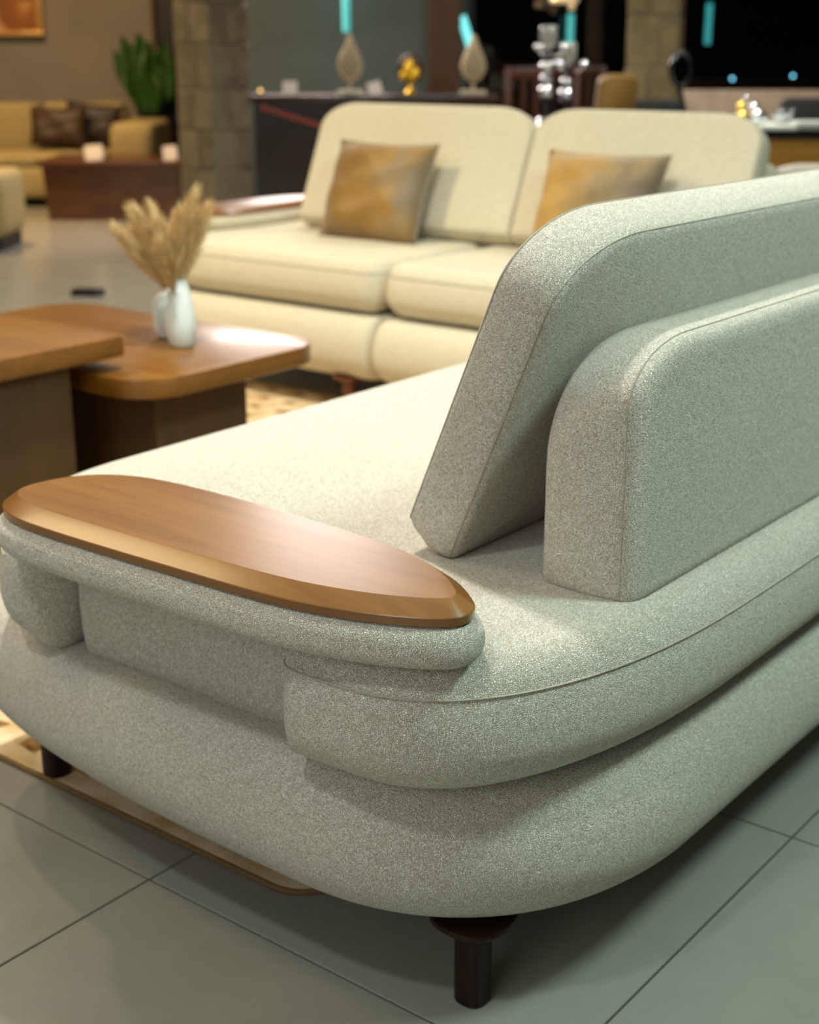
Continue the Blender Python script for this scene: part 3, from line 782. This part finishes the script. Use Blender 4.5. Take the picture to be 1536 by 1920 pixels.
def disc(name, m, parent, cx, cz, a, b, y0, y1):
    bm = bmesh.new(); loft(bm, [[(cx + a * s * math.cos(2 * PI * k / 32), y, cz + b * s * math.sin(2 * PI * k / 32)) for k in range(32)] for y, s in ((y0, .96), (y0 + .003, 1), (y1 - .003, 1), (y1, .96))])
    return from_bm(name, bm, m, parent, angle=50)
disc('frame', M['black_gloss'], t, 0, .235, .048, .075, -.012, .012)
disc('glass', M['mirror'], t, 0, .235, .034, .058, -.015, -.010)
mktube('stem', M['black_gloss'], t, [(.0, 0, .165), (.012, 0, .12), (.026, 0, .07), (.03, 0, .012)], .011, 10)
mklathe('base', M['black_gloss'], t, [(.001, 0), (.055, 0), (.057, .008), (.02, .016), (.001, .018)], 24, (.03, 0, 0))
M['tray_white'] = simple('pale green white lacquer', (.62, .68, .62), .3, noise=.03)
t = at('serving_tray', 1.43, 6.05, CZ, label='pale flat tray at the right end of the counter', cat='tray')
mkbox('plate', M['tray_white'], t, -.20, .15, -.10, .10, 0, .022, bev=.004)
mkbox('rim', M['tray_white'], t, -.20, -.185, -.10, .10, .0222, .030, bev=.002)
mkbox('rim', M['tray_white'], t, .135, .15, -.10, .10, .0222, .030, bev=.002)
bk = at('book', 1.66, 6.08, CZ, label='grey box lying beside the pale tray on the counter', cat='box')
mkbox('cover', simple('grey board', (.30, .33, .32), .5, noise=.05), bk, -.07, .09, -.09, .09, 0, .03, bev=.003)
cz = CZ + .0225
t = at('crystal_ornament', 1.40, 6.03, cz, label='sparkling crystal and gold ornament on the pale tray', cat='ornament')
facet('gold_stone', M['brass'], t, (-.03, 0, .026), .026)
facet('crystal_stone', M['chrome'], t, (.03, -.01, .03), .030)
facet('crystal_stone', M['chrome'], t, (.06, .02, .022), .022)
facet('crystal_stone', M['chrome'], t, (.015, .015, .065), .022)
facet('gold_stone', M['brass'], t, (-.035, .01, .068), .02)
facet('crystal_stone', M['chrome'], t, (-.02, .01, .100), .014)
t = at('glass_bowl', 1.535, 6.03, cz, label='small cut glass bowl at the right of the tray', cat='bowl')
mklathe('bowl', M['crystal'], t, [(.001, 0), (.022, 0), (.024, .006), (.04, .03), (.046, .06), (.043, .06), (.036, .03), (.018, .010), (.001, .009)], 10)
facet('stopper', M['chrome'], t, (0, 0, .038), .022)

# chairs beyond the counter
M['tan'] = simple('tan leather', (.13, .075, .018), .5, noise=.15, nscale=6)
M['mahogany'] = simple('mahogany', (.055, .009, .003), .35, noise=.3, nscale=12)
M['charcoal'] = simple('charcoal fabric', (.012, .014, .017), .8, noise=.3, nscale=30)
def dining_chair(r, f, rz, m, label, zt=.905, w_=.22, group=None):
    t = at('dining_chair', r, f, 0, rz, label=label, cat='chair')
    th = .10
    o = rrect(-w_ / 2, w_ / 2, .44, zt, [(.02, .02, 2), (.02, .02, 2), (.05, .04, 2.2), (.05, .04, 2.2)], 6)
    bm = bmesh.new()
    loft(bm, [[(x * (1 + .25 * (zt - z)), y + (z - .44) * -.16, z) for x, z in inset(o, d)] for y, d in ((-.035, .012), (-.03, .002), (.0, 0), (.022, .003), (.028, .012))])
    from_bm('backrest', bm, m, t)
    o = rrect(-.24, .24, -.02, .44, .05, 6)
    slab('seat', o, halfround(.40, .47, .025), m, t)
    for x in (-.20, .20):
        for y in (.02, .40): mktube('leg', M['leg'], t, [(x, y, 0), (x * .95, y, .40)], .014, 8)
    return t
dining_chair(.945, 6.95, .35, M['tan'], 'tan upholstered chair back in front of the sandy stone pillar', .90, .19)
def slat_chair(r, f, rz, label):
    t = at('slat_chair', r, f, 0, rz, label=label, cat='chair')
    for x in (-.19, .19):
        mkbox('post', M['mahogany'], t, x - .018, x + .018, -.018, .018, 0, .92, bev=.003)
        mkbox('leg', M['mahogany'], t, x - .018, x + .018, -.43, -.394, 0, .44, bev=.003)
    mkbox('top_rail', M['mahogany'], t, -.172, .172, -.012, .012, .86, .92, bev=.003)
    mkbox('lower_rail', M['mahogany'], t, -.172, .172, -.012, .012, .50, .53, bev=.003)
    for k in range(4):
        x = -.172 + .344 * (k + 1) / 5; mkbox('slat', M['mahogany'], t, x - .012, x + .012, -.007, .007, .53, .86)
    mkbox('seat', M['charcoal'], t, -.20, .20, -.44, -.02, .44, .48, bev=.008)
slat_chair(.72, 7.95, .1, 'red mahogany slat back chair behind the taller candelabra')
slat_chair(.95, 8.72, -.1, 'farther red mahogany chair behind the shorter candelabra')
for (r, f, lab, w_, z) in ((1.20, 7.55, 'black upholstered chair left of the pale ledge', .40, .765), (1.95, 7.1, 'black upholstered chair behind the glass bowl', .34, .79)):
    dining_chair(r, f, 0, M['charcoal'], lab, z, w_)
M['ledge'] = simple('sandy ledge stone', (.34, .255, .185), .7, noise=.2, nscale=10)
sbox('trim_5', M['ledge'], 1.45, 3.2, 7.75, 7.95, 0, .805, bev=.01, kind='structure')

# cream tub chairs between sofa and counter
M['cream_far'] = boucle('cream chair fabric', (.45, .40, .34), (.74, .70, .62), scale=250, bump=.3)
def tub_chair(r, f, rz, label, zt=.66, R_=.26):
    t = at('tub_chair', r, f, 0, rz, label=label, cat='chair')
    slab('seat', sup(0, 0, R_ - .065, R_ - .065, 2.2, 0, 2 * PI, 28)[:-1], halfround(.10, .42, .05, n=2.6), M['cream_far'], t)
    bm = bmesh.new(); rings = []
    for i in range(25):
        a = -.55 + (PI + 1.1) * i / 24; k = math.sin(PI * i / 24)
        hz = .46 + (zt - .46) * max(0, k) ** .7; ring = []
        for q in range(14):
            b = 2 * PI * q / 14; cc, ss = math.cos(b), math.sin(b)
            rr = R_ - .03 + .034 * math.copysign(abs(cc) ** .8, cc); zz = (.06 + hz) / 2 + (hz - .06) / 2 * math.copysign(abs(ss) ** .55, ss)
            ring.append((rr * math.cos(a), rr * math.sin(a), zz))
        rings.append(ring)
    loft(bm, rings); from_bm('curved_back', bm, M['cream_far'], t)
    for a in (.8, 2.4, 3.9, 5.5): mktube('leg', M['leg'], t, [(.15 * math.cos(a), .15 * math.sin(a), 0), (.15 * math.cos(a), .15 * math.sin(a), .11)], .012, 8)
tub_chair(.98, 5.42, 0, 'cream tub chair peeking out right of the cream sofa backrest', .57, .17)
tub_chair(1.113, 4.90, 0, 'wide cream tub chair in the middle before the oak counter', .61, .23)
tub_chair(1.27, 4.44, 0, 'cream tub chair at the right edge before the oak counter', .665, .21)

# cyan lights and distant lamps
M['cyan'] = simple('cyan neon', (.1, .5, .5), .4, emit=(.07, .50, .50), es=.8)
M['cyan_b'] = simple('bright cyan neon', (.1, .5, .5), .4, emit=(.22, .85, .85), es=1.5)
def neon(r, f, z0, z1, m, label, lean=0.0, wid=.022):
    t = at('neon_tube', r, f, z0, label=label, cat='light')
    mktube('tube', m, t, [(0, 0, 0), (lean * .3, 0, (z1 - z0) * .3), (lean, 0, z1 - z0)], wid, 10)
    mktube('cord', M['night_frame'], t, [(lean, 0, z1 - z0 + .001), (lean, 0, 2.895 - z0)], .003, 6)
neon(-.372, 8.80, 1.11, 1.36, M['cyan'], 'cyan tube light above the left lattice sculpture')
neon(.372, 8.95, 1.02, 1.20, M['cyan_b'], 'bright slanting cyan tube light above the right lattice sculpture', -.06, .026)
neon(.965, 8.95, .985, 1.215, M['cyan'], 'cyan tube light above the shorter candelabra')
neon(2.02, 10.1, 1.045, 1.31, M['cyan'], 'cyan tube light in the window right of the sandy pillar')
M['dot'] = simple('distant lamp', (.1, .3, .4), .4, emit=(.20, .58, .80), es=6)
for (r, z, lab) in ((2.62, .79, 'left one of two distant blue street lamps outside'), (3.11, .812, 'right one of two distant blue street lamps outside')):
    t = at('street_lamp', r, 12.0, 0, label=lab, cat='lamp')
    mktube('post', M['night_frame'], t, [(0, 0, 0), (0, 0, z - .012)], .012, 8)
    bm = bmesh.new(); bmesh.ops.create_uvsphere(bm, u_segments=12, v_segments=8, radius=.012); bmesh.ops.translate(bm, verts=bm.verts, vec=(0, 0, z)); from_bm('globe', bm, M['dot'], t)
t = at('reflected_lamp', .885, 8.6, 1.244, label='gold lamp reflection at the top edge above the candelabras', cat='lamp')  # reflection of a lamp in the window, built as a hanging lamp
M['gold_glow'] = simple('lit gold shade', (.8, .55, .25), .3, metal=.6, emit=(1, .75, .42), es=.55)
mklathe('shade', M['gold_glow'], t, [(.001, .02), (.075, .02), (.085, .032), (.08, .06), (.03, .10), (.001, .105)], 24)
facet('drop', M['gold_glow'], t, (.045, 0, .0), .02)
mktube('cord', M['night_frame'], t, [(0, 0, .1), (0, 0, 1.65)], .003, 6)

# ------------------------------------------------------------------ left background group
M['olive'] = simple('olive beige fabric', (.34, .265, .12), .9, noise=.12, nscale=30)
ls = at('sofa', -2.61, 10.25, 0, label='olive beige sofa against the far left wall', cat='sofa')
def soft(name, m, parent, x0, x1, y0, y1, z0, z1, r=.05, rc=.06, **kw):
    return slab(name, rrect(x0, x1, y0, y1, rc, 8), halfround(z0, z1, r, n=3.2), m, parent, **kw)
soft('base', M['olive'], ls, -1.3, .86, -.55, .38, .06, .27, .04)
soft('seat_cushion', M['olive'], ls, -1.28, -.36, -.55, .16, .271, .345, .03)
soft('seat_cushion', M['olive'], ls, -.355, .58, -.55, .16, .271, .345, .03)
for k, (a, b) in enumerate(((-1.28, -.62), (-.615, -.02), (-.015, .585))):
    soft('back_cushion', M['olive'], ls, a, b, .165, .40, .30, .655, .06)
soft('armrest', M['olive'], ls, .59, .90, -.50, .36, .272, .545, .07, .09)
for x in (-1.2, .8):
    for y in (-.48, .30): mktube('foot', M['leg'], ls, [(x, y, 0), (x, y, .06)], .02, 8)
M['brown_pillow'] = simple('dark brown velvet', (.040, .018, .005), .6, noise=.2)
M['plum_pillow'] = simple('dark plum velvet', (.026, .017, .014), .6, noise=.2)
def dark_pillow(r, f, z, m, ry, label):
    p = from_bm('throw_pillow', pillow_mesh('p', .40, .27, .12, 14), m, None, label=label, cat='pillow', group='dark pillows on the olive sofa')
    p.location = Bk(r, f, z); p.rotation_euler = (Matrix.Rotation(RZ, 3, 'Z') @ Matrix.Rotation(-.25, 3, 'X') @ Matrix.Rotation(ry, 3, 'Y')).to_euler()
    mktube('edge_piping', m, p, [(.195 * u, 0, .13 * v) for u, v in ((-1, -1), (0, -.93), (1, -1), (.93, 0), (1, 1), (0, .93), (-1, 1), (-.93, 0))], .004, 6, True)
dark_pillow(-2.44, 10.17, .505, M['brown_pillow'], .02, 'dark brown pillow in front on the olive sofa')
dark_pillow(-2.23, 10.32, .525, M['plum_pillow'], .10, 'dark plum pillow leaning behind the brown pillow')
M['walnut_dark'] = wood('dark walnut block', (.045, .012, .003), (.115, .040, .010), scale=(5, 30, 30), rough=.3, coat=.3)
t = at('coffee_table', -1.85, 9.2, 0, label='dark walnut block coffee table in front of the olive sofa', cat='coffee table')
mkbox('table_top', M['walnut_dark'], t, -.44, .46, -.32, .32, .33, .362, bev=.006)
bm = bmesh.new(); vs = box(bm, -.41, .43, -.29, .29, 0, .33)
for v in vs:
    if v.co.z < .1: v.co.x *= .95; v.co.y *= .95
from_bm('block_base', bm, M['walnut_dark'], t, smooth=False)
card('price_card', Bk(-1.945, 8.97, .362), RZ, .11, .095, 'white price card leaning on the dark walnut table', lean=-.12)
card('price_card', Bk(-1.475, 8.97, .362), RZ, .085, .09, 'white price card at the right end of the dark walnut table', lean=-.1)
t = at('ottoman', -2.40, 7.65, 0, label='olive beige ottoman cut by the left picture edge', cat='ottoman')
soft('cushion', M['olive'], t, -.40, .30, -.22, .28, .07, .405, .06, .08)
mkbox('plinth', M['dark_trim'], t, -.36, .26, -.17, .24, 0, .07)
# painting
M['gilt'] = simple('gilt frame', (.62, .36, .10), .35, metal=.3, noise=.2, nscale=30)
def paint_mat():
    m, nt, b = mat('abstract painting'); L = nt.links.new
    tc = nd(nt, 'ShaderNodeTexCoord'); mp = nd(nt, 'ShaderNodeMapping'); mp.inputs['Location'].default_value = (-.17, 0, .035); L(tc.outputs['Object'], mp.inputs[0])
    ln = nd(nt, 'ShaderNodeVectorMath', operation='LENGTH'); L(mp.outputs[0], ln.inputs[0])
    n = nd(nt, 'ShaderNodeTexNoise'); n.inputs['Scale'].default_value = 9; L(tc.outputs['Object'], n.inputs['Vector'])
    a = nd(nt, 'ShaderNodeMath', operation='MULTIPLY_ADD'); a.inputs[1].default_value = .12; L(n.outputs['Fac'], a.inputs[0]); L(ln.outputs['Value'], a.inputs[2])
    r = nd(nt, 'ShaderNodeValToRGB'); e = r.color_ramp.elements
    e[0].position = .07; e[0].color = (.55, .45, .22, 1); e[1].position = .14; e[1].color = (.34, .11, .015, 1)
    for p, c in ((.105, (.50, .18, .02, 1)), (.26, (.26, .085, .012, 1)), (.30, (.65, .30, .16, 1))): k = e.new(p); k.color = c
    L(a.outputs[0], r.inputs['Fac']); L(r.outputs['Color'], b.inputs['Base Color']); b.inputs['Roughness'].default_value = .5
    return m
t = at('painting', -3.02, 11.10, 1.36, label='orange brown abstract painting in a gilt frame on the left wall', cat='painting')
mkbox('canvas', paint_mat(), t, -.26, .26, -.012, .03, -.215, .215)
for a in ((-.30, .30, -.25, -.215), (-.30, .30, .215, .25), (-.30, -.26, -.215, .215), (.26, .30, -.215, .215)):
    mkbox('frame_bar', M['gilt'], t, a[0], a[1], -.03, .03, a[2], a[3], bev=.004)
# plant
M['leaf'] = simple('deep green leaf', (.022, .075, .006), .45, noise=.35, nscale=14)
M['pot'] = simple('grey pot', (.12, .12, .11), .6, noise=.2)
pt = at('potted_plant', -1.86, 10.85, 0, label='potted plant with large paddle leaves behind the olive sofa', cat='plant')
mklathe('pot', M['pot'], pt, [(.001, 0), (.11, 0), (.14, .25), (.14, .28), (.12, .28), (.11, .24), (.001, .24)], 24)
rnd = random.Random(5)
for k, (dx, top, wdt, dy) in enumerate(((-.30, 1.00, .085, 0), (-.22, 1.10, .10, -.06), (-.12, 1.12, .10, .05), (-.03, 1.06, .09, -.04), (.07, 1.07, .09, .03), (-.20, .88, .09, -.10), (-.02, .86, .09, -.12), (.10, .92, .08, -.05))):
    b = Vector((dx * .08, dy * .1, .24)); tip = Vector((dx, dy, top)); mid = b * .45 + tip * .55 + Vector((-dx * .25, 0, .05))
    cv = [Vector(q) for q in bez(b, mid, tip, 20)]
    st_ = mktube('stem', M['leaf'], pt, [tuple(q) for q in cv[:11]], .008, 6)
    bm = bmesh.new(); rows = []
    yawk = rnd.uniform(-.7, .7)
    for i in range(9, 21):
        u = (i - 9) / 11; wd = wdt * math.sin(PI * min(.97, max(.04, u)) ** .8) + .002
        sd = Vector((math.cos(yawk), math.sin(yawk), 0))
        rows.append([tuple(cv[i] + sd * wd * s + Vector((0, -.03 * abs(s), .012 * abs(s)))) for s in (-1, -.5, 0, .5, 1)])
    rings = [r_ + [tuple(Vector(q) + Vector((0, .002, -.001))) for q in r_[::-1]] for r_ in rows]
    loft(bm, rings); from_bm('leaf', bm, M['leaf'], pt)
# small black block on the floor
t = empty('floor_block', (-3.62, 2.90, 0), RZ - .12, label='small flat black block lying on the floor left of the sofa', cat='block')
mkbox('body', M['black_gloss'], t, -.07, .07, -.03, .03, 0, .028, bev=.008)
mkbox('lid_line', M['charcoal'], t, -.055, .055, -.02, .02, .028, .031, bev=.001)
